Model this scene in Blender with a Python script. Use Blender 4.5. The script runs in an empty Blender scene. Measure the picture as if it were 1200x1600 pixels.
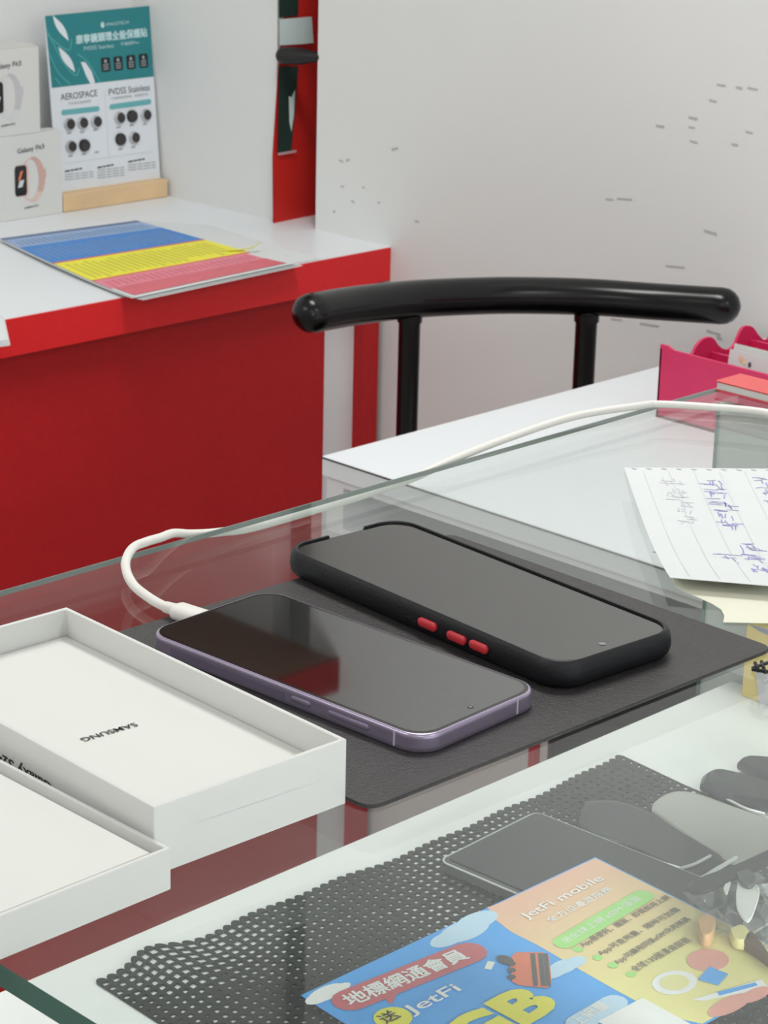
import bpy, bmesh, math, random
from mathutils import Vector, Matrix
from mathutils.geometry import tessellate_polygon
random.seed(7)
S = 0.001                                   # the script thinks in millimetres
COL = bpy.context.scene.collection
PI = math.pi

# ------------------------------------------------------------------ camera model
F, TH, RO, HC = 3645.9, math.radians(18.555), math.radians(1.4065), 359.63
AL = math.radians(45.4)
_c, _s = math.cos(TH), math.sin(TH)
_ca, _sa = math.cos(AL), math.sin(AL)
def _rot(v): return Vector((v[0]*_ca + v[1]*_sa, -v[0]*_sa + v[1]*_ca, v[2]))
_fw, _up, _rt = Vector((0, _c, -_s)), Vector((0, _s, _c)), Vector((1, 0, 0))
_r2 = math.cos(RO)*_rt + math.sin(RO)*_up
_u2 = -math.sin(RO)*_rt + math.cos(RO)*_up
FW, UP, RT = _rot(_fw), _rot(_u2), _rot(_r2)
EYE = Vector((0, 0, HC))
def ray(p): return FW + ((p[0]-600)/F)*RT - ((p[1]-800)/F)*UP
def at_plane(p, o, n):
    r = ray(p); o = Vector(o); n = Vector(n)
    return EYE + r*((o-EYE).dot(n)/r.dot(n))
def at_z(p, z): return at_plane(p, (0, 0, z), (0, 0, 1))
def at_x(p, x): return at_plane(p, (x, 0, 0), (1, 0, 0))
def at_y(p, y): return at_plane(p, (0, y, 0), (0, 1, 0))
def at_d(p, d): return EYE + ray(p)*d

# ------------------------------------------------------------------ materials
def lin(c):
    return tuple((x/255/12.92 if x/255 <= .04045 else ((x/255+.055)/1.055)**2.4) for x in c)
def mat(name, rgb, rough=.5, metal=0, ior=1.5, var=.04, scale=40, bump=0, bscale=200, coat=0, sheen=0, spec=None):
    m = bpy.data.materials.new(name); m.use_nodes = True
    nt = m.node_tree; b = nt.nodes['Principled BSDF']
    c = lin(rgb)
    tc = nt.nodes.new('ShaderNodeTexCoord')
    nz = nt.nodes.new('ShaderNodeTexNoise'); nz.inputs['Scale'].default_value = scale; nz.inputs['Detail'].default_value = 4
    nt.links.new(tc.outputs['Object'], nz.inputs['Vector'])
    rp = nt.nodes.new('ShaderNodeValToRGB')
    rp.color_ramp.elements[0].position = .3; rp.color_ramp.elements[1].position = .7
    rp.color_ramp.elements[0].color = (*[x*(1-var) for x in c], 1)
    rp.color_ramp.elements[1].color = (*[min(1, x*(1+var)) for x in c], 1)
    nt.links.new(nz.outputs['Fac'], rp.inputs['Fac']); nt.links.new(rp.outputs['Color'], b.inputs['Base Color'])
    b.inputs['Roughness'].default_value = rough; b.inputs['Metallic'].default_value = metal
    b.inputs['IOR'].default_value = ior
    if spec is not None: b.inputs['Specular IOR Level'].default_value = spec
    if coat: b.inputs['Coat Weight'].default_value = coat; b.inputs['Coat Roughness'].default_value = .08
    if bump:
        n2 = nt.nodes.new('ShaderNodeTexNoise'); n2.inputs['Scale'].default_value = bscale; n2.inputs['Detail'].default_value = 3
        nt.links.new(tc.outputs['Object'], n2.inputs['Vector'])
        bp = nt.nodes.new('ShaderNodeBump'); bp.inputs['Strength'].default_value = bump; bp.inputs['Distance'].default_value = .001
        nt.links.new(n2.outputs['Fac'], bp.inputs['Height']); nt.links.new(bp.outputs['Normal'], b.inputs['Normal'])
    return m
def glassy(name, tint, f0=.04, dust=.05, dustcol=(200, 205, 205), rough=.02, dvar=.4):
    """thin clear sheet: see-through, Schlick reflection, a film of dust"""
    m = bpy.data.materials.new(name); m.use_nodes = True; nt = m.node_tree; nt.nodes.clear()
    N = nt.nodes.new; L = nt.links.new
    out = N('ShaderNodeOutputMaterial')
    tr = N('ShaderNodeBsdfTransparent'); tr.inputs['Color'].default_value = (*tint, 1)
    df = N('ShaderNodeBsdfDiffuse'); df.inputs['Color'].default_value = (*lin(dustcol), 1)
    gl = N('ShaderNodeBsdfGlossy'); gl.inputs['Roughness'].default_value = rough
    tc = N('ShaderNodeTexCoord'); nz = N('ShaderNodeTexNoise'); nz.inputs['Scale'].default_value = 14; nz.inputs['Detail'].default_value = 5
    L(tc.outputs['Object'], nz.inputs['Vector'])
    mr = N('ShaderNodeMapRange'); mr.inputs['From Min'].default_value = .3; mr.inputs['From Max'].default_value = .7
    mr.inputs['To Min'].default_value = dust*(1-dvar); mr.inputs['To Max'].default_value = dust*(1+dvar)
    L(nz.outputs['Fac'], mr.inputs['Value'])
    m1 = N('ShaderNodeMixShader'); L(mr.outputs['Result'], m1.inputs['Fac']); L(tr.outputs[0], m1.inputs[1]); L(df.outputs[0], m1.inputs[2])
    lw = N('ShaderNodeLayerWeight'); lw.inputs['Blend'].default_value = .5
    pw = N('ShaderNodeMath'); pw.operation = 'POWER'; pw.inputs[1].default_value = 5; L(lw.outputs['Facing'], pw.inputs[0])
    ma = N('ShaderNodeMath'); ma.operation = 'MULTIPLY_ADD'; ma.inputs[1].default_value = 1-f0; ma.inputs[2].default_value = f0; L(pw.outputs[0], ma.inputs[0])
    m2 = N('ShaderNodeMixShader'); L(ma.outputs[0], m2.inputs['Fac']); L(m1.outputs[0], m2.inputs[1]); L(gl.outputs[0], m2.inputs[2])
    L(m2.outputs[0], out.inputs['Surface'])
    return m

M = {}
M['wall'] = mat('wall_paint', (226, 228, 227), .85, var=.018, scale=2.5, bump=.08, bscale=60)
M['ceil'] = mat('ceiling_paint', (228, 228, 226), .9)
M['floor'] = mat('floor_tile', (176, 172, 166), .35, var=.06, scale=6)
M['shade'] = mat('pale_shop_wall', (206, 204, 202), .8)
M['white_lam'] = mat('white_laminate', (226, 230, 233), .38, var=.012, scale=8)
M['white_lam2'] = mat('white_laminate_side', (226, 226, 228), .5, var=.012, scale=8)
M['line'] = mat('laminate_edge_line', (62, 58, 58), .6)
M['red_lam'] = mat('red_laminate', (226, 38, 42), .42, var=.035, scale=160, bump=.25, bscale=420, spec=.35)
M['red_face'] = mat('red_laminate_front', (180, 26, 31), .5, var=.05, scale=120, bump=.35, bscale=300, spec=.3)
M['shelf'] = mat('white_shelf_board', (236, 238, 236), .5, var=.015, scale=6)
M['glass'] = glassy('counter_glass', (.955, .98, .97), .042, .02)
M['glass_edge'] = mat('green_glass_edge', (62, 106, 95), .18, var=.12, scale=14)
M['edge_grey'] = mat('grey_glass_edge', (112, 124, 118), .3, var=.1, scale=10)
M['frost'] = mat('grey_green_panel', (176, 184, 180), .35, var=.02, scale=5)
M['leather'] = mat('black_leatherette', (52, 50, 50), .5, var=.08, scale=260, bump=.5, bscale=900, spec=.45)
M['purple'] = mat('violet_metal', (172, 160, 184), .3, metal=.75, var=.02)
M['band'] = mat('violet_antenna_band', (188, 176, 196), .5)
M['screen'] = mat('black_screen_glass', (16, 13, 12), .03, ior=2.55, var=.05)
M['bezel'] = mat('black_bezel', (8, 8, 9), .12, ior=1.6)
M['screen_b'] = mat('film_screen_glass', (34, 30, 26), .1, ior=1.9, var=.03, scale=300)
M['case'] = mat('black_rubber', (17, 18, 22), .5, var=.06, scale=300, bump=.2, bscale=900, spec=.4)
M['hole'] = mat('black_hole', (4, 4, 5), .6)
M['lens'] = mat('camera_lens', (150, 150, 150), .15, metal=.6)
M['red_btn'] = mat('red_button', (206, 52, 62), .4)
M['cable'] = mat('white_cable', (232, 230, 224), .4, var=.01)
M['card'] = mat('white_card', (216, 217, 214), .55, var=.008, scale=12)
M['card_in'] = mat('white_card_inside', (219, 220, 215), .6, var=.008, scale=12)
M['print_grey'] = mat('grey_print', (84, 86, 88), .6)
M['print_black'] = mat('black_print', (38, 40, 42), .6)
M['print_mid'] = mat('pale_grey_print', (168, 172, 176), .6)
M['print_faint'] = mat('faint_grey_print', (206, 211, 215), .6)
M['magenta'] = mat('magenta_plastic', (205, 38, 92), .4, var=.03, scale=60)
M['red_book'] = mat('coral_red_cover', (214, 84, 82), .5)
M['paper'] = mat('white_paper', (216, 220, 220), .7, var=.01)
M['cream'] = mat('cream_paper', (228, 227, 208), .7, var=.01)
M['ink'] = mat('violet_ink', (150, 148, 206), .7)
M['ink2'] = mat('pale_pencil', (200, 203, 212), .7)
M['rule'] = mat('ruled_line', (214, 219, 222), .7)
M['mesh'] = mat('grey_foam_mesh', (44, 46, 44), .6, var=.12, scale=60, spec=.3)
M['blue'] = mat('flyer_blue', (70, 168, 246), .35, var=.02)
M['sky'] = mat('flyer_cloud', (196, 224, 246), .4)
M['peach'] = mat('flyer_peach', (240, 200, 164), .4, var=.02)
M['fwhite'] = mat('flyer_white', (246, 246, 244), .4)
M['brick'] = mat('flyer_banner_red', (206, 100, 108), .4)
M['yellow'] = mat('flyer_yellow', (240, 234, 70), .4)
M['paleyel'] = mat('flyer_pale_yellow', (240, 232, 164), .4)
M['green'] = mat('flyer_green', (170, 230, 130), .4)
M['orange'] = mat('flyer_orange', (228, 122, 86), .4)
M['cover_red'] = mat('flyer_coral', (236, 164, 150), .4)
M['brownink'] = mat('flyer_brown_ink', (120, 108, 92), .5)
M['teal'] = mat('poster_teal', (38, 128, 134), .4, var=.05, scale=30)
M['teal2'] = mat('poster_light_teal', (96, 180, 184), .4)
M['pill'] = mat('poster_teal_bar', (104, 176, 180), .4)
M['poster'] = mat('poster_white', (222, 228, 234), .45, var=.01)
M['icon'] = mat('poster_black_icon', (18, 30, 32), .4)
M['mist'] = mat('poster_pale_lettering', (190, 220, 224), .4)
M['chrome'] = mat('silver_ring', (206, 208, 212), .25, metal=.8)
M['dglass'] = mat('dark_lens_glass', (34, 30, 32), .12, ior=1.7)
M['wood'] = mat('pale_wood', (222, 190, 148), .55, var=.07, scale=25)
M['skin'] = mat('pink_strap_print', (226, 196, 186), .5)
M['skin2'] = mat('pink_strap_shade_print', (206, 170, 160), .5)
M['silver'] = mat('silver_strap_print', (214, 214, 216), .5)
M['silver2'] = mat('silver_strap_dark_print', (194, 194, 197), .5)
M['mag_head'] = mat('sheet_grey_blue', (150, 176, 214), .5)
M['mag_dark'] = mat('sheet_slate', (92, 112, 148), .5)
M['mag_blue'] = mat('sheet_blue', (62, 132, 208), .5)
M['mag_yel'] = mat('sheet_yellow', (240, 232, 50), .5)
M['mag_pink'] = mat('sheet_pink', (226, 132, 150), .5)
M['mag_red'] = mat('sheet_red_line', (214, 96, 84), .5)
M['mag_ink'] = mat('sheet_tint_line', (120, 150, 190), .5)
M['mag_yink'] = mat('sheet_olive_line', (206, 200, 60), .5)
M['mag_pink2'] = mat('sheet_rose', (212, 100, 112), .5)
M['chair'] = mat('black_gloss_paint', (7, 7, 8), .24, spec=.35, var=.05)
M['banner'] = mat('red_banner_cloth', (200, 28, 18), .6, var=.14, scale=7)
M['bottle'] = mat('dark_green_print', (28, 52, 46), .3, var=.3, scale=16)
M['pale'] = mat('pale_mint_card', (206, 224, 222), .5, var=.03, scale=10)
M['black'] = mat('matt_black', (20, 17, 19), .5)
M['pinkline'] = mat('pink_grey_strip', (196, 160, 164), .5)
M['clear'] = glassy('clear_plastic', (.88, .9, .9), .14, .16, (208, 212, 212), .16)
M['film'] = glassy('smoky_plastic', (.26, .28, .3), .05, .3, (96, 98, 100), .2, .1)
M['ridge'] = mat('shiny_plastic_ridge', (214, 216, 214), .2, spec=.7)
M['slate'] = mat('dark_grey_panel', (44, 46, 48), .42, var=.04, scale=60)
M['tray'] = mat('grey_plastic_tray', (84, 86, 86), .3, var=.05)
M['strap'] = mat('charcoal_silicone', (34, 36, 42), .2, var=.1, scale=30)
M['pad'] = mat('warm_grey_silicone', (172, 170, 164), .45, var=.03, scale=20)
M['yellow_box'] = mat('yellow_carton', (216, 190, 104), .5, var=.04)
M['greywin'] = mat('grey_window_print', (188, 188, 194), .4, var=.04)
M['slateblue'] = mat('slate_blue_print', (120, 122, 150), .5)
M['tan'] = mat('tan_plastic', (216, 172, 120), .4, var=.1)
M['scuff'] = mat('grey_scuff', (186, 185, 182), .8)

# ------------------------------------------------------------------ mesh building
class MB:
    def __init__(s): s.v, s.f, s.m = [], [], []
    def vert(s, p): s.v.append(Vector(p)); return len(s.v)-1
    def face(s, idx, m=0): s.f.append(tuple(idx)); s.m.append(m)
    def poly(s, pts, m=0):
        n = len(s.v); s.v += [Vector(p) for p in pts]
        if len(pts) <= 4: s.face(range(n, n+len(pts)), m)
        else:
            for t in tessellate_polygon([[Vector(p) for p in pts]]): s.face([n+i for i in t], m)
        return s
    def box(s, x0, x1, y0, y1, z0, z1, m=0, top=None, xf=None):
        c = [(x0,y0,z0),(x1,y0,z0),(x1,y1,z0),(x0,y1,z0),(x0,y0,z1),(x1,y0,z1),(x1,y1,z1),(x0,y1,z1)]
        n = len(s.v); s.v += [Vector(xf(p) if xf else p) for p in c]
        for k, q in enumerate([(0,3,2,1),(4,5,6,7),(0,1,5,4),(1,2,6,5),(2,3,7,6),(3,0,4,7)]):
            s.face([n+i for i in q], (top if (k == 1 and top is not None) else m))
        return s
    def stack(s, rings, m=0, cap0=True, cap1=True, closed=False):
        n = len(rings[0]); base = len(s.v)
        for r in rings: s.v += [Vector(p) for p in r]
        K = len(rings)
        for k in range(K if closed else K-1):
            a, b = base+k*n, base+((k+1) % K)*n
            for i in range(n):
                j = (i+1) % n; s.face((a+i, a+j, b+j, b+i), m)
        if not closed:
            if cap0: s.face([base+i for i in range(n)][::-1], m)
            if cap1: s.face([base+(K-1)*n+i for i in range(n)], m)
        return s
    def tube(s, path, r, seg=12, m=0, caps=True, round_end=False):
        path = [Vector(p) for p in path]; rings = []
        rr = r if isinstance(r, (list, tuple)) else [r]*len(path)
        t0 = (path[1]-path[0]).normalized()
        up = Vector((0, 0, 1)) if abs(t0.z) < .9 else Vector((1, 0, 0))
        nrm = (up - t0*up.dot(t0)).normalized()
        for i, p in enumerate(path):
            t = (path[min(i+1, len(path)-1)]-path[max(i-1, 0)]).normalized()
            nrm = (nrm - t*nrm.dot(t)).normalized(); b = t.cross(nrm)
            ring = lambda c, q: [c + (nrm*math.cos(2*PI*k/seg) + b*math.sin(2*PI*k/seg))*q for k in range(seg)]
            if round_end and i == 0:
                for a in (80, 60, 40, 20): rings.append(ring(p - t*rr[0]*math.sin(math.radians(a)), rr[0]*math.cos(math.radians(a))))
            rings.append(ring(p, rr[i]))
            if round_end and i == len(path)-1:
                for a in (20, 40, 60, 80): rings.append(ring(p + t*rr[-1]*math.sin(math.radians(a)), rr[-1]*math.cos(math.radians(a))))
        return s.stack(rings, m, caps, caps)
    def add(s, o, mo=0):
        n = len(s.v); s.v += o.v
        for f, k in zip(o.f, o.m): s.face([n+i for i in f], k+mo)
        return s
    def build(s, name, mats, parent=None, smooth=False, bevel=0, loc=None, label=None, seg=2, fixn=True):
        if not isinstance(mats, (list, tuple)): mats = [mats]
        if parent is not None:
            o = Vector((0, 0, 0)); p = parent
            while p is not None: o += Vector(p.location)/S; p = p.parent
            here = Vector((0, 0, 0))
        else:
            if loc is None:
                xs = [v.x for v in s.v]; ys = [v.y for v in s.v]
                loc = ((min(xs)+max(xs))/2, (min(ys)+max(ys))/2, min(v.z for v in s.v))
            o = here = Vector(loc)
        me = bpy.data.meshes.new(name)
        me.from_pydata([(v-o)*S for v in s.v], [], s.f)
        for m in mats: me.materials.append(m)
        for p, k in zip(me.polygons, s.m): p.material_index = k
        if fixn:
            bm = bmesh.new(); bm.from_mesh(me)
            bmesh.ops.recalc_face_normals(bm, faces=bm.faces); bm.to_mesh(me); bm.free()
        if smooth:
            me.polygons.foreach_set('use_smooth', [True]*len(me.polygons))
            try: me.set_sharp_from_angle(angle=math.radians(40))
            except Exception: pass
        me.update()
        ob = bpy.data.objects.new(name, me); COL.objects.link(ob)
        ob.location = here*S
        if parent is not None: ob.parent = parent
        if label: ob['label'] = label
        if bevel:
            b = ob.modifiers.new('bevel', 'BEVEL'); b.width = bevel*S; b.segments = seg; b.limit_method = 'ANGLE'; b.angle_limit = math.radians(40)
        return ob
def tag(o, label, cat, group=None):
    o['label'] = label; o['category'] = cat
    if group: o['group'] = group
    return o
def thing(name, label, cat, loc, group=None):
    o = bpy.data.objects.new(name, None); COL.objects.link(o); o.empty_display_size = .02
    o.location = Vector(loc)*S
    return tag(o, label, cat, group)
def struct(name, mb, m):
    o = mb.build(name, m); o['kind'] = 'structure'; return o
def rrect(w, l, r, n=6, c=(0, 0), yaw=0.0, z=0.0):
    pts = []; r = max(.01, r)
    for (sx, sy, a0) in ((1, 1, 0), (-1, 1, 90), (-1, -1, 180), (1, -1, 270)):
        for k in range(n+1):
            a = math.radians(a0 + 90*k/n)
            pts.append((sx*(w/2-r)+r*math.cos(a), sy*(l/2-r)+r*math.sin(a)))
    cy, sy_ = math.cos(yaw), math.sin(yaw)
    return [Vector((c[0]+x*cy-y*sy_, c[1]+x*sy_+y*cy, z)) for x, y in pts]
def frame(o, ex, ey):
    """a plane with unit axes: (u, v, h) -> point"""
    o, ex, ey = Vector(o), Vector(ex).normalized(), Vector(ey); ey = (ey-ex*ey.dot(ex)).normalized(); n = ex.cross(ey)
    f = lambda u, v, h=0.0: o + ex*u + ey*v + n*h
    def inv(p):
        q = at_plane(p, o, n) - o
        return (q.dot(ex), q.dot(ey))
    f.inv = inv; f.n = n
    return f
_tc = {}
def text2d(s, bold=0.0):
    k = (s, bold)
    if k in _tc: return _tc[k]
    cu = bpy.data.curves.new('t', 'FONT'); cu.body = s; cu.resolution_u = 3; cu.offset = bold
    ob = bpy.data.objects.new('t', cu); COL.objects.link(ob)
    dg = bpy.context.evaluated_depsgraph_get(); ev = ob.evaluated_get(dg); me = ev.to_mesh()
    vs = [(v.co.x, v.co.y) for v in me.vertices]; fs = [tuple(p.vertices) for p in me.polygons]
    ev.to_mesh_clear(); bpy.data.objects.remove(ob); bpy.data.curves.remove(cu)
    x0, x1 = min(v[0] for v in vs), max(v[0] for v in vs); y0, y1 = min(v[1] for v in vs), max(v[1] for v in vs)
    r = ([((x-x0)/(x1-x0), (y-y0)/(y1-y0)) for x, y in vs], fs); _tc[k] = r
    return r
def text(mb, fr, s, a, b, h, m=0, lift=.25, bold=0.0):
    """lettering on a plane from uv point a to uv point b, h high"""
    if bold and any(ord(ch) > 0x2000 for ch in s):
        a, b = Vector(a), Vector(b); d = (b-a).normalized()*h*bold*1.3; q = Vector((-d.y, d.x))
        for k, o in enumerate((-d, d, -q, q)): text(mb, fr, s, a+o, b+o, h, m, lift+.01*k)
        return
    vs, fs = text2d(s, bold); a, b = Vector(a), Vector(b); d = b-a; up = Vector((-d.y, d.x)).normalized()*h
    n = len(mb.v)
    for x, y in vs:
        q = a + d*x + up*y; mb.v.append(fr(q.x, q.y, lift))
    for f in fs: mb.face([n+i for i in f], m)
def dpoly(mb, fr, uv, m=0, lift=.15):
    lift += .0015*(len(mb.f) % 60)
    mb.poly([fr(u, v, lift) for u, v in uv], m)
def strip(mb, fr, a, b, w, m=0, lift=.15):
    a, b = Vector(a), Vector(b); d = (b-a).normalized(); q = Vector((-d.y, d.x))*w/2
    dpoly(mb, fr, [a-q, b-q, b+q, a+q], m, lift)
def pillshape(a, b, r, n=6):
    a, b = Vector(a), Vector(b); t = math.atan2(b.y-a.y, b.x-a.x)
    return [b+Vector((math.cos(t-PI/2+PI*k/n), math.sin(t-PI/2+PI*k/n)))*r for k in range(n+1)] + \
           [a+Vector((math.cos(t+PI/2+PI*k/n), math.sin(t+PI/2+PI*k/n)))*r for k in range(n+1)]
def ell(c, a, b, t=0, n=20):
    ct, st = math.cos(t), math.sin(t)
    return [(c[0]+a*math.cos(2*PI*k/n)*ct-b*math.sin(2*PI*k/n)*st, c[1]+a*math.cos(2*PI*k/n)*st+b*math.sin(2*PI*k/n)*ct) for k in range(n)]
def catmull(P, n=8):
    P = [Vector(p) for p in P]; out = []
    for i in range(len(P)-1):
        a, b, c, d = P[max(i-1, 0)], P[i], P[i+1], P[min(i+2, len(P)-1)]
        for k in range(n):
            t = k/n
            out.append(.5*((2*b)+(c-a)*t+(2*a-5*b+4*c-d)*t*t+(3*b-a-3*c+d)*t**3))
    return out+[P[-1]]

FLOOR, CEIL = -1090, 1600
# ------------------------------------------------------------------ the room
struct('floor', MB().box(-1600, 2300, -2600, 2700, FLOOR-40, FLOOR), M['floor'])
struct('ceiling', MB().box(-1600, 2300, -2600, 2700, CEIL, CEIL+40), M['ceil'])
WY = at_x((495, 200), 2030).y; DY = at_x((432, 200), 2027).y
wr = struct('wall_right', MB().box(2030, 2180, -2600, WY, FLOOR, CEIL), M['wall'])
struct('wall_back', MB().box(-1600, 2300, 2500, 2560, FLOOR, CEIL).box(2027, 2060, DY, 2500, FLOOR, CEIL).box(2180, 2240, 1700, 2500, FLOOR, CEIL), M['wall'])
struct('wall_left', MB().box(-1660, -1600, -2600, 2560, FLOOR, CEIL), M['shade'])
sc = MB()
wf = frame((2029.6, 0, 0), (0, -1, 0), (0, 0, 1))
marks = [(1108, 156, 1120, 159), (1168, 137, 1184, 140), (1076, 183, 1090, 186), (1076, 198, 1086, 200), (1025, 196, 1038, 198),
         (1078, 220, 1090, 223), (1165, 205, 1176, 208), (1143, 225, 1153, 227), (1120, 132, 1134, 134), (1150, 136, 1160, 138), (946, 311, 958, 312), (964, 310, 988, 312),
         (1104, 516, 1126, 523), (1120, 526, 1128, 530), (955, 498, 972, 500), (1000, 505, 1030, 510), (530, 250, 536, 253), (541, 251, 546, 249), (549, 313, 554, 317), (566, 292, 570, 294), (520, 330, 524, 331),
         (532, 291, 538, 292), (612, 234, 622, 231), (590, 316, 594, 317), (648, 345, 655, 347), (1040, 415, 1070, 418), (870, 470, 890, 471), (1100, 360, 1120, 366)]
for x0, y0, x1, y1 in marks:
    a, b = wf.inv((x0, y0)), wf.inv((x1, y1)); strip(sc, wf, a, b, 1.6+random.random()*1.2, 0, .1)
o = sc.build('scuff_marks', M['scuff'], wr, label='small grey scuff marks')

# ------------------------------------------------------------------ glass display counter
t = thing('display_counter', 'glass-topped display counter with white inner shelf, in the foreground', 'counter', (720, 460, FLOOR))
g = MB().box(368.5, 1092, 40, 785.5, -8, 0); g.m = [0, 0, 1, 1, 0, 1]
g.build('glass_top', [M['glass'], M['glass_edge']], t)
MB().box(390, 1068, 60, 757.6, -190, -175).build('inner_shelf', M['shelf'], t, bevel=1)
MB().box(1070, 1076, 60, 783, -640, -8.2).build('end_panel', M['frost'], t)
MB().box(1068.4, 1069.8, 782, 783.5, -640, -8.2).build('edge_strip', M['glass_edge'], t)
MB().box(369, 1091.5, 785.6, 786.4, -2.6, -.2).build('polished_edge', M['edge_grey'], t)
MB().box(400, 1076, 60, 68, -640, -8.2).build('front_panel', M['glass'], t)
MB().box(380, 1080, 70, 420, FLOOR, -640).build('base_cabinet', M['white_lam2'], t, bevel=2)

# ------------------------------------------------------------------ red and white wall counter
t = thing('wall_counter', 'red-fronted counter with white worktop under the stacked boxes and poster', 'counter', (1500, 2200, FLOOR))
MB().box(900, 2179, 2002, 2499.5, -252, -250).add(MB().box(900, 2029.4, 2003, WY, -290, -252)).add(MB().box(900, 2026.5, WY, 2499.5, -290, -252)).build('worktop', M['white_lam'], t)
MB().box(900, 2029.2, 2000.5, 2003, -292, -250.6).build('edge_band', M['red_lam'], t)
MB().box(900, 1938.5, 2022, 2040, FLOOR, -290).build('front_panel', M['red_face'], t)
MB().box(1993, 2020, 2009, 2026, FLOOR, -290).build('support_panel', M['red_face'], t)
MB().box(1939, 1993, 2026, 2032, FLOOR, -290).build('filler_panel', M['white_lam2'], t)
MB().box(1920, 1938.4, 2040, 2480, FLOOR, -290).build('side_panel', M['white_lam2'], t)
# the shelf over it: outside the picture, but mirrored in the violet phone's screen
t = thing('wall_shelf', 'red-edged overhead shelf mirrored in the violet phone screen', 'shelf', (1600, 2290, 845))
MB().box(1450, 2029, 2084, 2499, 845, 888).build('shelf_board', mat('brown_shelf_board', (140, 112, 98), .6), t)
MB().box(1450, 2029, 2078, 2083.8, 843, 890).build('edge_band', mat('dark_red_edge', (142, 24, 28), .5), t)

# ------------------------------------------------------------------ red banner behind the wall edge
b = MB(); rows = []
for k in range(9):
    z = -250 + 700*k/8
    bulge = 0
    lf = at_y(((428, 430, 436)[k] if k < 3 else 445, 300), 2199).x
    rows.append([(lf, 2199 if k < 1 else 2203.5, z), (2062, 2203+2*math.sin(k), z), (2110, 2206, z), (2160, 2210, z)])
for k in range(8):
    for i in range(3): b.poly([rows[k][i], rows[k][i+1], rows[k+1][i+1], rows[k+1][i]], 0)
    for i in range(3): b.poly([Vector(rows[k][i])+Vector((0, 1.5, 0)), Vector(rows[k+1][i])+Vector((0, 1.5, 0)), Vector(rows[k+1][i+1])+Vector((0, 1.5, 0)), Vector(rows[k][i+1])+Vector((0, 1.5, 0))], 0)
bn = thing('banner', 'red banner with dark green print in the gap left of the wall edge', 'banner', (2090, 2206, -250))
b.build('cloth', M['banner'], bn, smooth=True, fixn=False)
bf = frame((2022, 2200, -250), (1, 0, 0), (0, 0, 1))
for px, lf_, m, lab in ((((436, 104), (466, 103), (463, 150), (458, 205), (455, 236), (434, 239)), 0, 'bottle', 'dark green printed picture'), (((436, -30), (467, -30), (466, 24), (436, 28)), 0, 'bottle', 'dark green printed picture'),
                    (((451, 150), (455, 152), (461, 140), (459, 180), (455, 206), (452, 190)), .3, 'pale', 'pale streak in the printed picture'), (((434, 239), (463, 234), (463, 238), (434, 243)), .3, 'pinkline', 'pale strip under the picture')):
    p = MB(); dpoly(p, bf, [bf.inv(q) for q in px], 0, lf_); p.build('printed_patch', M[m], bn, label=lab)
p = MB(); q = [at_y(x, 2199) for x in ((437, 30), (452, 29), (487, 26), (490, 67), (470, 69), (437, 71))]
p.poly(q, 0); p.poly([v+Vector((0, .6, 0)) for v in q][::-1], 0)
tag(p.build('card', M['pale']), 'pale mint card taped high on the red banner', 'card')
a = at_y((444, 87), 2190); c = at_y((498, 89), 2140)
tag(MB().tube([a, a.lerp(c, .5), c], [11, 10.5, 6], 14, round_end=True).build('rod', M['black'], smooth=True), 'short black rod lying across the red banner below the mint card', 'rod')

# ------------------------------------------------------------------ white desk with open slot
t = thing('desk', 'white desk with an open slot under its top, in front of the chair', 'desk', (1690, 1000, FLOOR))
MB().box(1362, 2029, 560, 1421.5, -268, -250).build('desktop', M['white_lam'], t, bevel=.8)
MB().box(1361.6, 1364, 560, 1421.5, -252.4, -250.9).build('edge_line', M['line'], t, label='dark line along the edge of the top')
m = MB().box(1368, 2020, 1400, 1421, -320, -268).box(1368, 2020, 570, 1400, -320, -314).box(1368, 1384, 570, 1400, -276, -268).box(1760, 1772, 570, 1400, -314, -268)
m.build('slot_tray', M['white_lam2'], t)
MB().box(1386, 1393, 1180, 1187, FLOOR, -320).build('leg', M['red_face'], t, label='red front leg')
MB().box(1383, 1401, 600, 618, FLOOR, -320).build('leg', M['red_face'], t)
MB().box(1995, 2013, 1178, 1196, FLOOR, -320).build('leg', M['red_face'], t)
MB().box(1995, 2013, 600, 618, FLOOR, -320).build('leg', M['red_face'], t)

# ------------------------------------------------------------------ chair
bar = [at_d((487, 489), 2260), at_d((560, 477), 2325), at_d((645, 467.5), 2385), at_d((730, 463), 2420), at_d((810, 461.5), 2440), at_d((918, 464), 2450), at_d((1020, 471), 2445), at_d((1128, 478), 2425)]
mid = Vector(bar[4]); seatc = Vector((mid.x-118, mid.y-118, 0))
t = thing('chair', 'black metal chair with a curved tubular backrest between wall and white desk', 'chair', (seatc.x, seatc.y, FLOOR))
MB().tube(catmull(bar, 8), 19.5, 20, round_end=True).build('backrest', M['chair'], t, smooth=True)
for px, d, rr in ((641, 2383, 11.2), (918, 2450, 11.6)):
    top = at_d((px, 470), d)
    n = t_p = MB().tube([top, Vector((top.x, top.y, -500)), Vector((top.x-4, top.y-4, -535))], rr, 16)
    n.tube([top+Vector((0, 0, -14)), top+Vector((0, 0, -22))], rr*1.15, 16)
    n.build('back_post', M['chair'], t, smooth=True)
pc_ = Vector((seatc.x+45, seatc.y-45, 0))
sr = [rrect(380-i*2, 400-i*2, 60, 6, (seatc.x+30, seatc.y-30), PI/4, z) for i, z in ((12, -552), (0, -544), (0, -530), (14, -520))]
MB().stack(sr).build('seat', M['chair'], t, smooth=True)
MB().tube([(pc_.x, pc_.y, -553), (pc_.x, pc_.y, FLOOR+20)], 24, 20).build('column', M['chair'], t, smooth=True)
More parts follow.
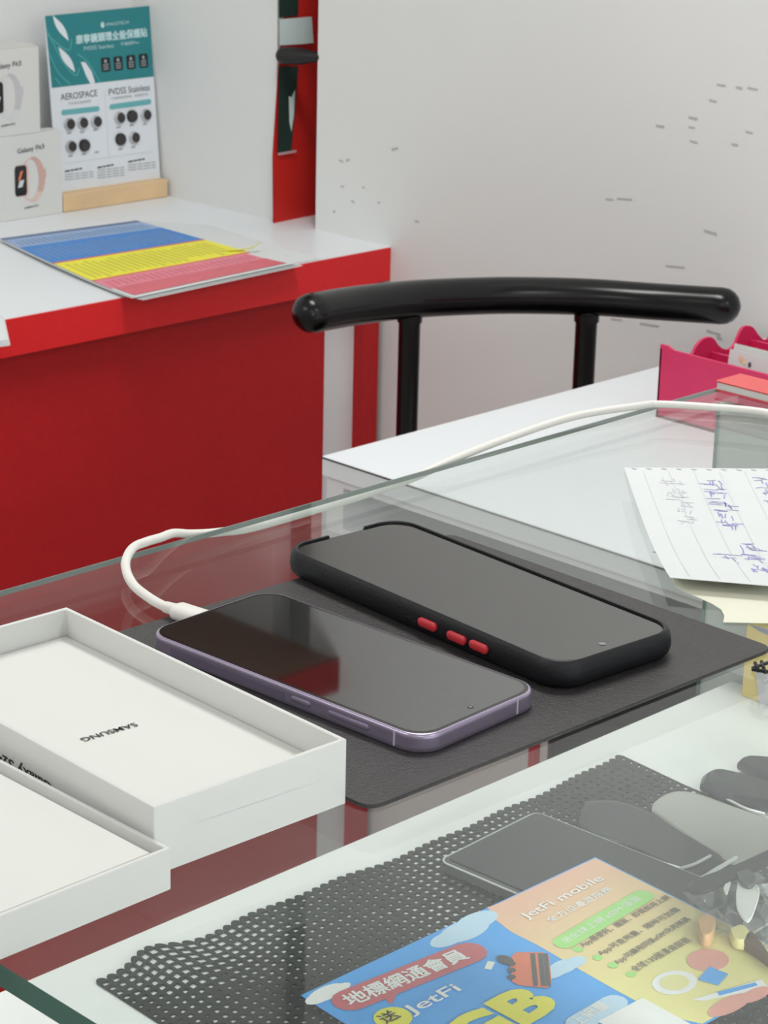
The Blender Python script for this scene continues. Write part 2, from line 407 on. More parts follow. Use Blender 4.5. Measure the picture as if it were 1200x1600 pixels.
MB().stack([rrect(2*r, 2*r, r, 8, (pc_.x, pc_.y), 0, z) for r, z in ((190, FLOOR+.1), (190, FLOOR+8), (150, FLOOR+16), (30, FLOOR+26))]).build('base_plate', M['chair'], t, smooth=True)

# ------------------------------------------------------------------ magenta organiser with cards
t = thing('desk_organizer', 'magenta plastic desk organizer with wavy side walls on the white desk', 'organizer', (1740, 1200, -250))
fp = [(1306, -250), (1090, -250), (1090, -182), (1120, -184), (1140, -212), (1160, -212), (1176, -190), (1184, -183), (1250, -182.5), (1290, -182), (1298, -179), (1306, -179)]
b = MB(); b.stack([[(x, y, z) for y, z in fp] for x in (1686, 1689)])
b.build('front_panel', M['magenta'], t, bevel=.6)
def wavy(y):
    pr_px = ((1031, 543), (1036, 542), (1044, 547), (1054, 553), (1068, 556), (1078, 552), (1085, 539), (1095, 529), (1106, 525.5), (1113, 529), (1119, 538), (1127, 544), (1136, 544.5), (1144, 538), (1150, 524), (1157, 511), (1166, 508), (1174, 511), (1181, 521), (1189, 529), (1196, 529), (1203, 520), (1209, 503), (1217, 492), (1226, 490), (1236, 497))
    sm = [at_y(p, 1306) for p in pr_px]; sm = catmull(sm, 3)
    x1 = sm[-1].x
    pts = [(1686, -250), (x1, -250)] + [(p.x, p.z) for p in sm[::-1]]
    pts[-1] = (1686, pts[-1][1])
    b = MB(); b.stack([[(x, yy, z) for x, z in pts] for yy in (y, y-3)]); return b
wavy(1306).build('side_wall', M['magenta'], t, bevel=.6)
wavy(1093).build('side_wall', M['magenta'], t)
MB().box(1686, 1900, 1090, 1306, -250, -247).build('bottom', M['magenta'], t)
MB().box(1897, 1900, 1093, 1303, -247, -192).build('back_panel', M['magenta'], t)
MB().box(1762, 1765, 1093, 1303, -247, -199).build('divider', M['magenta'], t)
MB().box(1824, 1827, 1093, 1303, -247, -197).build('divider', M['magenta'], t)
cf = frame((1712, 1252, -246), (0, -1, 0), (.14, 0, 1))
q0 = cf.inv((1136, 570)); q1 = cf.inv((1142, 544))
cb = MB(); W_, H_ = 90, 70
def cardmb(fr, u, w, h):
    c = MB(); c.stack([[fr(u, 0, k), fr(u+w, 0, k), fr(u+w, h, k), fr(u, h, k)] for k in (0, .5)]); return c
zt = cf.inv((1150, 547))[1]; ul = cf.inv((1139, 560))[0]
ct = thing('card', 'white name card with small coloured print in front slot of magenta organizer', 'card', cf(ul, 0, 0))
cardmb(cf, ul, 54, zt).build('sheet', M['paper'], ct)
pr = MB()
for (x, y, r, m) in ((1158, 560, 2.4, 0), (1162, 564, 2.2, 0), (1172, 570, 2.2, 1), (1164, 567, 1.6, 2)):
    dpoly(pr, cf, ell(cf.inv((x, y)), r*.9, r*1.2, 0, 10), m, .8)
pr.build('print', [M['peach'], M['print_grey'], M['paleyel']], ct)
cf2 = frame((1722, 1252, -246), (0, -1, 0), (.14, 0, 1))
tag(cardmb(cf2, ul-3, 60, zt+3).build('card', M['card']), 'plain white card standing behind the printed name card in magenta organizer', 'card')

# ------------------------------------------------------------------ red notebook on the counter's right end
t = thing('notebook', 'thin coral-red notebook lying on the right end of glass counter top', 'notebook', (1087, 700, .2))
a = at_z((1117, 609), .2)
nb = lambda i, z0, z1: MB().box(a.x+i, a.x+23, a.y-190, a.y-i, z0, z1)
nb(.8, .8, 5.0).build('pages', M['card'], t)
MB().box(a.x, a.x+24, a.y-191, a.y, .2, .8).build('back_cover', M['red_book'], t)
MB().box(a.x, a.x+24, a.y-191, a.y, 5.0, 5.8).build('cover', M['red_book'], t)

# ------------------------------------------------------------------ loose sheets and note on the glass
def bent_sheet(f, nu=14, nv=14, th=.25):
    b = MB(); G = {}
    for lay in (0, 1):
        for i in range(nu+1):
            for j in range(nv+1):
                G[lay, i, j] = b.vert(f(i/nu, j/nv)+Vector((0, 0, th*lay)))
    for i in range(nu):
        for j in range(nv):
            b.face((G[1, i, j], G[1, i+1, j], G[1, i+1, j+1], G[1, i, j+1])); b.face((G[0, i, j], G[0, i, j+1], G[0, i+1, j+1], G[0, i+1, j]))
    for i in range(nu):
        b.face((G[0, i, 0], G[0, i+1, 0], G[1, i+1, 0], G[1, i, 0])); b.face((G[0, i, nv], G[1, i, nv], G[1, i+1, nv], G[0, i+1, nv]))
    for j in range(nv):
        b.face((G[0, 0, j], G[1, 0, j], G[1, 0, j+1], G[0, 0, j+1])); b.face((G[0, nu, j], G[0, nu, j+1], G[1, nu, j+1], G[1, nu, j]))
    return b
A, B_ = at_z((975, 731), 1.2), at_z((1200, 733), 1.2)
C_ = at_z((1047, 902), 7)
du = (B_-A); du.z = 0; dl = du.length; du.normalize(); du = du*125
dv = (C_-A); dv.z = 0
def note(u, v, h=0.0):
    p = A + du*u + dv*v*(1+.16*u)
    edge = max(0, v-.6)/.4
    p += Vector((-dv.y, dv.x, 0)).normalized()*(-1.6*math.sin(PI*v)*(1-u))
    p.z = 1.2 + 5.5*edge**2 + 2.5*max(0, .35-u)/.35*math.sin(PI*v) + h
    return p
t = thing('note_paper', 'white ruled note paper with violet handwriting on the glass top', 'paper', (A.x, A.y, 1))
bent_sheet(note, 16, 20).build('sheet', M['paper'], t, smooth=True)
pr = MB()
def nline(u0, v0, u1, v1, w, m):
    n = 10
    for k in range(n):
        a, c = k/n, (k+1)/n
        ua, va, uc, vc = u0+(u1-u0)*a, v0+(v1-v0)*a, u0+(u1-u0)*c, v0+(v1-v0)*c
        d = (note(uc, vc)-note(ua, va)); d.z = 0
        if d.length < 1e-6: continue
        q = Vector((-d.y, d.x, 0)).normalized()*w/2
        pr.poly([note(ua, va, .45)-q, note(uc, vc, .45)-q, note(uc, vc, .45)+q, note(ua, va, .45)+q], m)
for k in range(9): nline(.075+k*.105, .03, .075+k*.105, .97, .4, 0)
for k in range(16): nline(.03+k*.062, .012, .05+k*.062, .02, .9, 2)
rnd = random.Random(3)
def scribble(u, v0, v1, m, dens=1.0):
    v = v0
    while v < v1:
        for _ in range(int(9*dens)):
            a = u+rnd.uniform(-.035, .035); c = v+rnd.uniform(0, .06)
            if rnd.random() < .5: nline(a-.02, c, a+rnd.uniform(.01, .04), c+rnd.uniform(-.008, .008), .6, m)
            else: nline(a, c, a+rnd.uniform(-.01, .012), c+rnd.uniform(.02, .045), .6, m)
        v += .085
scribble(.175, .10, .50, 3, .8); scribble(.34, .10, .48, 1, 1.2); scribble(.36, .62, .86, 1, 1.0); scribble(.56, .08, .46, 1, 1.1); scribble(.26, .72, .78, 1, .7); scribble(.78, .1, .5, 1, 1); scribble(.57, .6, .66, 1, .6)
pr.build('handwriting', [M['rule'], M['ink'], M['print_mid'], M['ink2']], t, fixn=False)
Y0, Y1, Y2 = at_z((1066, 908), .8), at_z((1130, 972), .8), at_z((1270, 975), .8)
def pad(u, v, h=0.0):
    p = Y0.lerp(Y1, v) + (Y2-Y1)*u*1.0 + Vector((0, 0, 0))
    p += Vector((-8, 6, 0))*math.sin(PI*v)*(1-u)*.5
    p.z = .4 + 1.0*v*v*(1-u)
    return p
ext = Y0 + (Y0-Y1)*.8
Y0b = ext
def pad2(u, v, h=0.0):
    p = Y0b.lerp(Y1, v) + (Y2-Y1)*u; p += Vector((6, -5, 0))*math.sin(3*PI*v)*(1-u)*.6; p.z = .3 + .3*v*v; return p
tag(bent_sheet(pad2, 8, 12).build('paper_sheet', M['cream'], smooth=True), 'cream paper sheet with wavy edge, half under the handwritten note', 'paper')

# ------------------------------------------------------------------ leatherette mat
mp = [Vector(p) for p in ((523, 712.5, 0), (761, 706.5, 0), (757.5, 517, 0), (526, 522, 0))]
def matring(z, ins=0.0):
    c = sum(mp, Vector())/4; out = []
    for i, p in enumerate(mp):
        a, b2 = (mp[i-1]-p).normalized(), (mp[(i+1) % 4]-p).normalized(); r = 7
        for k in range(6):
            s_ = k/5
            q = (p+a*r)*(1-s_)**2 + p*2*s_*(1-s_) + (p+b2*r)*s_**2
            q = q + (c-q).normalized()*ins; q.z = z; out.append(q)
    return out
tag(MB().stack([matring(.05, .3), matring(.6), matring(1.2), matring(1.6, .4)]).build('desk_mat', M['leather'], smooth=True), 'black leatherette mat lying under both phones on the glass', 'mat')
MT = 1.6

# ------------------------------------------------------------------ violet phone
pc, py = (600.95, 615.6), math.radians(2.57)
PW, PL, PT = 71.0, 151.0, 7.5
z0 = MT
def pr_(ins, z, r=11): return rrect(PW-2*ins, PL-2*ins, r-ins*.6, 8, pc, py, z)
t = thing('phone', 'violet metal-framed phone with dark screen plugged into white cable', 'phone', (pc[0], pc[1], z0))
MB().stack([pr_(.9, z0+.02), pr_(.3, z0+.2), pr_(0, z0+.7), pr_(0, z0+2.2), pr_(0, z0+5.4), pr_(0, z0+6.6), pr_(.25, z0+7.1), pr_(.6, z0+7.4), pr_(1.1, z0+PT)]).build('frame', M['purple'], t, smooth=True)
MB().stack([pr_(1.2, z0+PT-.3), pr_(1.2, z0+PT+.06)]).build('bezel', M['bezel'], t)
sc_ = MB().stack([pr_(2.6, z0+PT), pr_(2.6, z0+PT+.12)]).build('screen', M['screen'], t)
cyw, syw = math.cos(py), math.sin(py)
pl = lambda x, y, z: Vector((pc[0]+x*cyw-y*syw, pc[1]+x*syw+y*cyw, z))
cam = MB().poly([pl(1.2*math.cos(k*PI/8), -PL/2+7+1.2*math.sin(k*PI/8), z0+PT+.2) for k in range(16)])
cam.build('front_camera', M['hole'], t)
cam = MB().poly([pl(.7*math.cos(k*PI/8), -PL/2+7+.7*math.sin(k*PI/8), z0+PT+.25) for k in range(16)])
cam.build('camera_lens', M['lens'], t)
def sidepill(y0, y1, zc, h, out=.55):
    b = MB(); rings = []
    for x, ins in ((-PW/2+.4, 0), (-PW/2-out*.7, 0), (-PW/2-out, .35)):
        ring = []
        r = h/2-ins
        for k in range(9):
            a = -PI/2+PI*k/8; ring.append(pl(x, y1-h/2+r*math.cos(a), zc+r*math.sin(a)))
        for k in range(9):
            a = PI/2+PI*k/8; ring.append(pl(x, y0+h/2+r*math.cos(a), zc+r*math.sin(a)))
        rings.append(ring)
    return b.stack(rings)
sidepill(-18.5, -8.5, z0+3.7, 2.2).build('power_key', M['purple'], t, smooth=True)
sidepill(-49, -28, z0+3.7, 2.2).build('volume_key', M['purple'], t, smooth=True)
def ringband(s0, s1, name):
    o1 = [pr_(-.04, z0+1.6), pr_(-.04, z0+5.6)]
    b = MB()
    for i in range(len(o1[0])):
        pass
    return b
MB().box(-PW/2-.08, -PW/2+.3, -PL/2+13.2, -PL/2+14.2, z0+.9, z0+PT-.5, xf=lambda q: pl(*q)).build('antenna_band', M['band'], t)
MB().box(PW/2-16.2, PW/2-15.3, -PL/2-.08, -PL/2+.3, z0+.9, z0+PT-.5, xf=lambda q: pl(*q)).build('antenna_band', M['band'], t)
MB().box(-PW/2-.06, -PW/2+.3, -5, 60, z0+1.2, z0+4.8, xf=lambda q: pl(*q)).build('side_inlay', mat('violet_inlay', (140, 128, 154), .32, metal=.6), t, label='slim violet inlay on the long side')

# ------------------------------------------------------------------ phone in black case
bc, by = (693.6, 629.4), math.radians(-4.4)
BW, BL = 71.6, 179.0; SW, SL = 65.4, 173.0
def br(ins, z, r=13): return rrect(BW-2*ins, BL-2*ins, r-ins*.5, 10, bc, by, z)
cb_, sb_ = math.cos(by), math.sin(by)
bl = lambda x, y, z: Vector((bc[0]+x*cb_-y*sb_, bc[1]+x*sb_+y*cb_, z))
t = thing('phone', 'dark-screened phone in black rubber case with three red side buttons', 'phone', (bc[0], bc[1], MT))
def ringz(ins, z, low):
    out = []
    for p in br(ins, z):
        d = p-Vector((bc[0], bc[1], 0)); lx = d.x*cb_+d.y*sb_; ly = -d.x*sb_+d.y*cb_
        q = p.copy()
        out.append((q, lx, ly))
    return out
def densify(ring, n=4):
    out = []
    for i in range(len(ring)):
        a, b2 = ring[i], ring[(i+1) % len(ring)]
        d = (b2-a).length; k = max(1, int(d/1.5))
        for j in range(k): out.append(a.lerp(b2, j/k))
    return out
def loc_b(p):
    d = p-Vector((bc[0], bc[1], 0)); return d.x*cb_+d.y*sb_
GA, GB_ = loc_b(at_z((527, 838), MT+13)), loc_b(at_z((571, 820), MT+13))
def ringn(ins, z, lowz=None):
    # same vertex count for every ring: start from the outer ring and pull inwards
    base = densify(br(0, 0)); out = []
    for p in base:
        d = p-Vector((bc[0], bc[1], 0)); lx = d.x*cb_+d.y*sb_; ly = -d.x*sb_+d.y*cb_
        fx, fy = 1-2*ins/BW, 1-2*ins/BL
        zz = z
        if lowz is not None and ly > BL/2-6 and min(GA, GB_) < lx < max(GA, GB_): zz = min(z, lowz)
        out.append(bl(lx*fx, ly*fy, zz))
    return out
lo = MT+5.5
MB().stack([ringn(3.2, MT+.05), ringn(1.6, MT+.7), ringn(.5, MT+2.2), ringn(0, MT+5), ringn(.2, MT+8, None), ringn(.7, MT+10.4, lo), ringn(1.4, MT+11.6, lo), ringn(2.1, MT+12.0, lo), ringn(2.7, MT+11.8, lo), ringn(3.0, MT+9.5, lo-.4), ringn(5, MT+9.0, lo-.8)]).build('case', M['case'], t, smooth=True)
MB().stack([rrect(SW, SL, 9, 6, bc, by, MT+6), rrect(SW, SL, 9, 6, bc, by, MT+10.7)]).build('bezel', M['bezel'], t)
MB().stack([rrect(SW-1.8, SL-2.0, 8, 6, bc, by, MT+10.7), rrect(SW-1.8, SL-2.0, 8, 6, bc, by, MT+11.0)]).build('screen', M['screen_b'], t)
c0 = at_z((941, 1006), MT+11.05)
MB().poly([c0+Vector((1.5*math.cos(k*PI/6), 1.5*math.sin(k*PI/6), .1)) for k in range(12)]).build('front_camera', M['lens'], t)
for (xa, ya), (xb, yb) in (((655, 968), (683, 983)), ((700, 989), (729, 1004)), ((735, 1003), (763, 1018))):
    sx = -BW/2
    o_ = bl(sx, 0, 0); n_ = (bl(sx-1, 0, 0)-o_)
    qa, qb = at_plane((xa, ya), o_, n_), at_plane((xb, yb), o_, n_)
    ra = [];
    d = (qb-qa); d.z = 0; L_ = d.length; d.normalize(); zc = (qa.z+qb.z)/2; r = 1.9
    qa = qa+d*r; qb = qb-d*r
    for ox, rr in ((.8, r), (-.9, r), (-1.5, r*.6)):
        ring = []
        for k in range(9): a = PI/2+PI*k/8; ring.append(Vector((qa.x, qa.y, zc))+d*(rr*math.cos(a))+Vector((0, 0, rr*math.sin(a)))-n_*ox)
        for k in range(9): a = -PI/2+PI*k/8; ring.append(Vector((qb.x, qb.y, zc))+d*(rr*math.cos(a))+Vector((0, 0, rr*math.sin(a)))-n_*ox)
        ra.append(ring)
    MB().stack(ra).build('side_button', M['red_btn'], t, smooth=True, label='red side button')
hq = at_plane((931, 1050), bl(0, -BL/2-.1, 0), bl(0, -BL/2-1, 0)-bl(0, -BL/2, 0))
hy = (bl(1, 0, 0)-bl(0, 0, 0))
MB().poly([hq+hy*(1.1*math.cos(k*PI/6))+Vector((0, 0, 1.1*math.sin(k*PI/6))) for k in range(12)]).build('microphone_hole', M['hole'], t)

# ------------------------------------------------------------------ charging cable
t = thing('charging_cable', 'white charging cable looping along the far glass edge to the violet phone', 'cable', (640, 780, 0))
far = pl(-2, PL/2, z0+3.6)
path = [at_z((1300, 672), 3), at_z((1200, 645), 3), at_z((1110, 636), 3), at_z((1030, 631.5), 3), at_z((1000, 634), 4), at_z((900, 650), 5), at_z((800, 682), 3)]
path += [Vector((851, 789.5, 0)), Vector((809, 790, -5)), Vector((719, 789.5, -6)), Vector((690, 789.8, -3.5)), Vector((673, 789.8, -.5)), Vector((661, 788.8, 2.8)), Vector((649, 784, 4.6)), at_z((229, 846.5), 7), at_z((207, 857), 7), at_z((196, 882), 7), at_z((207, 912), 6), at_z((236, 936), 5.5), at_z((262, 950), 5.3)]
pd = (far-at_z((262, 950), 5.3))
MB().tube(catmull(path, 10), 2.1, 12).build('cord', M['cable'], t, smooth=True)
e0 = at_z((258, 948), 5.3); e1 = far; ax = (e1-e0).normalized(); sd = Vector((-ax.y, ax.x, 0)).normalized(); uz = ax.cross(sd)
def prof(p, w, h, n=16): return [p+sd*(w/2*math.cos(2*PI*k/n)*(abs(math.cos(2*PI*k/n))**-.35 if abs(math.cos(2*PI*k/n)) > .05 else 1))+uz*(h/2*math.sin(2*PI*k/n)) for k in range(n)]
L_ = (e1-e0).length
MB().stack([prof(e0+ax*0, 4.6, 4.6), prof(e0+ax*L_*.25, 5.4, 5.2), prof(e0+ax*L_*.3, 9.5, 6.4), prof(e0+ax*L_*.36, 10.4, 7.0), prof(e0+ax*(L_-.6), 10.4, 7.0), prof(e0+ax*(L_-.2), 9.6, 6.2)]).build('plug', M['cable'], t, smooth=True)

# ------------------------------------------------------------------ open phone box and its lid
yb = math.radians(-2.1)
o0 = Vector((439.6, 535.4, 0)); ex = Vector((math.cos(yb), math.sin(yb), 0)); ey = Vector((-math.sin(yb), math.cos(yb), 0))
BXW, BXL, BXH = 84.6, 167, 25.0
bx = lambda u, v, z: o0+ex*u+ey*v+Vector((0, 0, z))
def openbox(f, w, l, h, depth, wall):
    b = MB()
    O = [(0, 0), (w, 0), (w, l), (0, l)]; I = [(wall, wall), (w-wall, wall), (w-wall, l-wall), (wall, l-wall)]
    b.stack([[f(u, v, z) for u, v in P_] for P_, z in ((O, .05), (O, h), (I, h), (I, h-depth))], 0)
    return b
t = thing('phone_box', 'open white phone box with printed inner tray beside the violet phone', 'box', bx(BXW/2, BXL/2, 0))
openbox(bx, BXW, BXL, BXH, 14, 2.0).build('body', M['card'], t, bevel=.5)
ins = MB().stack([[bx(u, v, z) for u, v in ((2.3, 2.3), (BXW-2.3, 2.3), (BXW-2.3, BXL-2.3), (2.3, BXL-2.3))] for z in (11.2, 14)])
ins = ins.build('inner_tray', M['card_in'], t, bevel=.6)
tf = frame(bx(0, 0, 14), ex, ey)
pr = MB(); a, b2 = tf.inv((209, 1130)), tf.inv((124, 1155)); text(pr, tf, 'SAMSUNG', a, b2, 3.3, 0, .3, .012)
pr.build('lettering', M['print_black'], ins)
sf = frame(bx(0, 0, 0), -ey, (0, 0, 1))
pr = MB(); n1 = sf.inv((82, 1223)); n2 = sf.inv((10, 1184))
text(pr, sf, 'Galaxy S24', (n1[0], n1[1]+1.0), (n1[0]-34, n1[1]+1.6), 5.4, 0, .3, .01)
pr.build('lettering', M['print_black'], t)
pf = frame(bx(0, 0, 0), ex, (0, 0, 1))
pr = MB(); a, b2 = pf.inv((302, 1287)), pf.inv((497, 1222)); strip(pr, pf, a, b2, .22, 0, .1)
a, b2 = pf.inv((497, 1222)), pf.inv((497, 1200)); strip(pr, pf, a, b2, .2, 0, .1)
pr.build('cut_line', M['print_faint'], t, label='thin cut line of the side tab')
lo0 = Vector((350.5, 524.6, 0))
lx = lambda u, v, z: lo0+Vector((u, v, z))
LW, LL, LH = 87.2, 170, 15.2
t = thing('box_lid', 'white box lid lying open side up at the left edge of the glass', 'lid', lx(LW/2, LL/2, 0))
openbox(lx, LW, LL, LH, 5, 1.6).build('body', M['card'], t, bevel=.5)
MB().stack([[lx(u, v, z) for u, v in ((2.2, 2.2), (LW-2.2, 2.2), (LW-2.2, LL-2.2), (2.2, LL-2.2))] for z in (10.2, 11)]).stack([[lx(u, v, z) for u, v in ((2.2, 4.5), (LW-5, 4.5), (LW-5, LL-5), (2.2, LL-5))] for z in (11, 13.4)]).build('inner_tray', M['card_in'], t, bevel=.8)

# ------------------------------------------------------------------ things on the white shelf
SZ = -175
# non-slip mesh mat: real holes
g = MB(); P1, P2 = at_z((150, 1537), SZ+.25), at_z((985, 1192), SZ+.25)
eu = (P2-P1); eu.z = 0; LEN = eu.length; eu.normalize(); ev = Vector((eu.y, -eu.x, 0))
NU = 64; pu = LEN/NU; pv = 5.2; NV = 50
rw = random.Random(5)
def msh(i, j, h=0.0):
    p = P1+eu*(i*pu)+ev*(j*pv)
    p = p + ev*(1.4*math.sin(i*.23)+1.0*math.sin(i*.61+1)) * max(0, 1-j/14)
    if i < 14: p = p - ev*(9*math.exp(-((i-6.5)/2.6)**2))*max(0, 1-j/12)
    if i > 50: p = p - ev*((i-50)*.55)*max(0, 1-j/16) + Vector((0, 0, .12*(i-50)*max(0, 1-j/8)))
    p.z += h + .8*math.sin(i*.35+j*.2)*0 + .12*(1+math.sin(i*.5)*math.cos(j*.33))
    return p
V = {}
def gv(i, j):
    if (i, j) not in V: V[i, j] = g.vert(msh(i, j))
    return V[i, j]
for i in range(NU):
    for j in range(NV):
        k = .47 + .12*math.sin(i*.19+j*.11)+.1*math.sin(i*.07-j*.23)
        if 9 < (j*.55-i*.3)+13 < 15 and i < 30: k += .12
        k = max(.3, min(.72, k))
        if (rw.random() < .03): k *= .6
        c = [gv(i, j), gv(i+1, j), gv(i+1, j+1), gv(i, j+1)]
        ctr = msh(i+.5, j+.5)
        inn = [g.vert(ctr.lerp(msh(i+a, j+b), k)) for a, b in ((0, 0), (1, 0), (1, 1), (0, 1))]
        for q in range(4):
            g.face((c[q], c[(q+1) % 4], inn[(q+1) % 4], inn[q]))
for i in range(NU):                      # scalloped border
    a, b2 = gv(i, 0), gv(i+1, 0); pts = []
    for k in range(1, 6):
        s_ = k/6; pts.append(g.vert(g.v[a].lerp(g.v[b2], s_)-ev*(3.1*math.sin(PI*s_)**.6)))
    g.face([a]+pts+[b2])
gm = g.build('grip_mat', M['mesh'], fixn=False)
tag(gm, 'charcoal non-slip mesh mat with scalloped edge on the white inner shelf', 'mat')
so = gm.modifiers.new('thick', 'SOLIDIFY'); so.thickness = .6*S; so.offset = -1

# flyer, propped a little on the flat pack at its right
A0 = at_z((470, 1556), SZ+4.5); B0 = at_z((930, 1340), SZ+13.5)
fx = (B0-A0); FLW = fx.length
ff = frame(A0, fx, (-fx.y, fx.x, 0))
FLH = -ff.inv((1150, 1574))[1]
t = thing('flyer', 'blue and peach mobile data flyer with big yellow letters on the mesh mat', 'flyer', ff(FLW/2, -FLH/2, 0))
fb = MB(); fb.stack([[ff(0, -FLH, h), ff(FLW, -FLH, h), ff(FLW, 0, h), ff(0, 0, h)] for h in (0, .3)])
fb.build('sheet', M['blue'], t)
I = ff.inv
pan = MB()
side = [I((762, 1419)), I((776, 1440)), I((800, 1458)), I((840, 1478)), I((900, 1513)), I((960, 1547)), I((1010, 1574)), I((1050, 1591))]
top_ = (FLW-.8, -.8)
low = side[-1]
polyp = [top_, (I((778, 1412))[0], -.8)] + side + [(side[-1][0]+6, -FLH+.8), (FLW-.8, -FLH+.8)]
# printed peach-to-yellow panel in bands
pm = bpy.data.materials.new('flyer_panel'); pm.use_nodes = True
nt = pm.node_tree; bb = nt.nodes['Principled BSDF']; bb.inputs['Roughness'].default_value = .4
tcn = nt.nodes.new('ShaderNodeTexCoord'); sp = nt.nodes.new('ShaderNodeSeparateXYZ'); rp = nt.nodes.new('ShaderNodeValToRGB'); mr = nt.nodes.new('ShaderNodeMapRange')
nt.links.new(tcn.outputs['Object'], sp.inputs[0]); nt.links.new(sp.outputs['Y'], mr.inputs['Value'])
mr.inputs['From Min'].default_value = (FLH/2-10)*S; mr.inputs['From Max'].default_value = -FLH/2*S*.9
rp.color_ramp.elements[0].color = (*lin((240, 190, 164)), 1); rp.color_ramp.elements[1].color = (*lin((242, 232, 156)), 1)
rp.color_ramp.elements[1].position = .7
nt.links.new(mr.outputs['Result'], rp.inputs['Fac']); nt.links.new(rp.outputs['Color'], bb.inputs['Base Color'])
dpoly(pan, ff, polyp, 0, .4)
pan.build('side_panel', pm, t, label='peach and yellow printed panel')
pr = MB(); FM = [M['fwhite'], M['brick'], M['yellow'], M['green'], M['brownink'], M['orange'], M['sky'], M['print_grey'], M['paleyel'], M['blue'], M['cover_red'], M['print_mid']]
for c, a, b2 in (((510, 1553), 13, 5), ((498, 1560), 9, 4), ((530, 1546), 8, 3), ((640, 1500), 0.1, .1), ((880, 1512), 10, 5), ((868, 1520), 9, 4), ((898, 1505), 8, 4)):
    dpoly(pr, ff, ell(I(c), a*.8, b2, .05), 0 if c[0] < 600 else 6, .45)
for c, a in (((726, 1455), 14), ((745, 1440), 12), ((700, 1468), 10)):
    dpoly(pr, ff, ell(I(c), a, a*.55), 6, .4)
a, b2 = Vector(I((548, 1564))), Vector(I((732, 1490)))
dpoly(pr, ff, pillshape(a, b2, 8.6), 1, .6)
dpoly(pr, ff, [I((600, 1562)), I((620, 1555)), I((612, 1571))], 1, .55)
dpoly(pr, ff, ell(I((614, 1592)), 8.5, 8.5), 2, .6)
c = I((768, 1506)); strip(pr, ff, I((762, 1516)), I((768, 1504)), 3.4, 0, .5)
# suitcase
dpoly(pr, ff, [I(q) for q in ((796, 1500), (806, 1490), (848, 1490), (858, 1496), (862, 1538), (856, 1546), (812, 1542), (800, 1536))], 5, .7)
for x in (832, 844, 852): strip(pr, ff, I((x, 1492)), I((x+5, 1543)), 2.2, 7, .8)
dpoly(pr, ff, ell(I((789, 1502)), 3.2, 4.5), 7, .8)
for y in (1508, 1518, 1529): dpoly(pr, ff, ell(I((799, y)), 2, 2), 7, .8)
dpoly(pr, ff, pillshape(I((882, 1474)), I((1004, 1402)), 5.4), 3, .6)
# generic small picture at the panel's foot
dpoly(pr, ff, ell(I((1054, 1537)), 11, 9), 0, .6); dpoly(pr, ff, ell(I((1054, 1537)), 7, 6), 8, .7)
dpoly(pr, ff, [I(q) for q in ((1090, 1533), (1108, 1512), (1138, 1524), (1122, 1542))], 9, .7)
dpoly(pr, ff, ell(I((1106, 1502)), 10, 9), 10, .62); dpoly(pr, ff, ell(I((1110, 1506)), 8, 7), 0, .66)
dpoly(pr, ff, [I(q) for q in ((1080, 1564), (1190, 1532), (1200, 1545), (1100, 1566))], 0, .64)
dpoly(pr, ff, [I(q) for q in ((1120, 1552), (1180, 1537), (1184, 1542), (1124, 1558))], 9, .7)
dpoly(pr, ff, ell(I((1140, 1572)), 13, 5), 10, .62); dpoly(pr, ff, ell(I((1180, 1556)), 9, 4), 10, .62)
q0 = Vector(I((985, 1588))); dpoly(pr, ff, [q0+Vector(d_) for d_ in ((-14, 6), (14, 6), (14, -24), (-14, -24))], 0, .6)
dpoly(pr, ff, [q0+Vector(d_) for d_ in ((-12, 4), (12, 4), (12, -22), (-12, -22))], 0, .65)
dpoly(pr, ff, pillshape(I((905, 1600)), I((960, 1568)), 6), 6, .5); dpoly(pr, ff, pillshape(I((905, 1600)), I((960, 1568)), 5.2), 9, .55)
for x, y in ((905, 1485), (936, 1498), (960, 1510), (988, 1524)): dpoly(pr, ff, ell(I((x-2, y)), 2.4, 2.4), 3, .6)
pr.build('print', FM, t)
pr = MB()
text(pr, ff, '地標網通會員', I((551, 1575)), I((735, 1499)), 10.2, 0, .8, .02)
text(pr, ff, 'JetFi', I((648, 1592)), I((728, 1552)), 9.5, 0, .8, .01)
text(pr, ff, '送', I((605, 1603)), I((628, 1591)), 8, 1, .9, .01)
text(pr, ff, 'GB', I((738, 1655)), I((882, 1573)), 26, 2, .9, .05)
text(pr, ff, 'JetFi mobile', I((827, 1441)), I((949, 1378)), 7.4, 0, .8, .01)
text(pr, ff, '全方位漫遊服務', I((862, 1444)), I((960, 1393)), 5.0, 0, .8, .01)
text(pr, ff, '送全球上網 eSIM 優惠', I((884, 1477)), I((1004, 1407)), 4.6, 0, .8)
text(pr, ff, '上網量', I((905, 1606)), I((955, 1575)), 7, 0, .8, .01)
for s_, a, b2 in (('App最便利、購買、即買即用上網', (914, 1483), (1050, 1406)), ('App可查用量、隨時可加購', (942, 1496), (1066, 1425)), ('App可續用同張eSIM免再掃碼', (968, 1510), (1082, 1440)), ('全球135國漫遊服務', (994, 1521), (1082, 1472))):
    text(pr, ff, s_, I(a), I(b2), 4.6, 3, .8, .012)
pr.build('lettering', [M['fwhite'], M['print_black'], M['yellow'], M['brownink']], t)

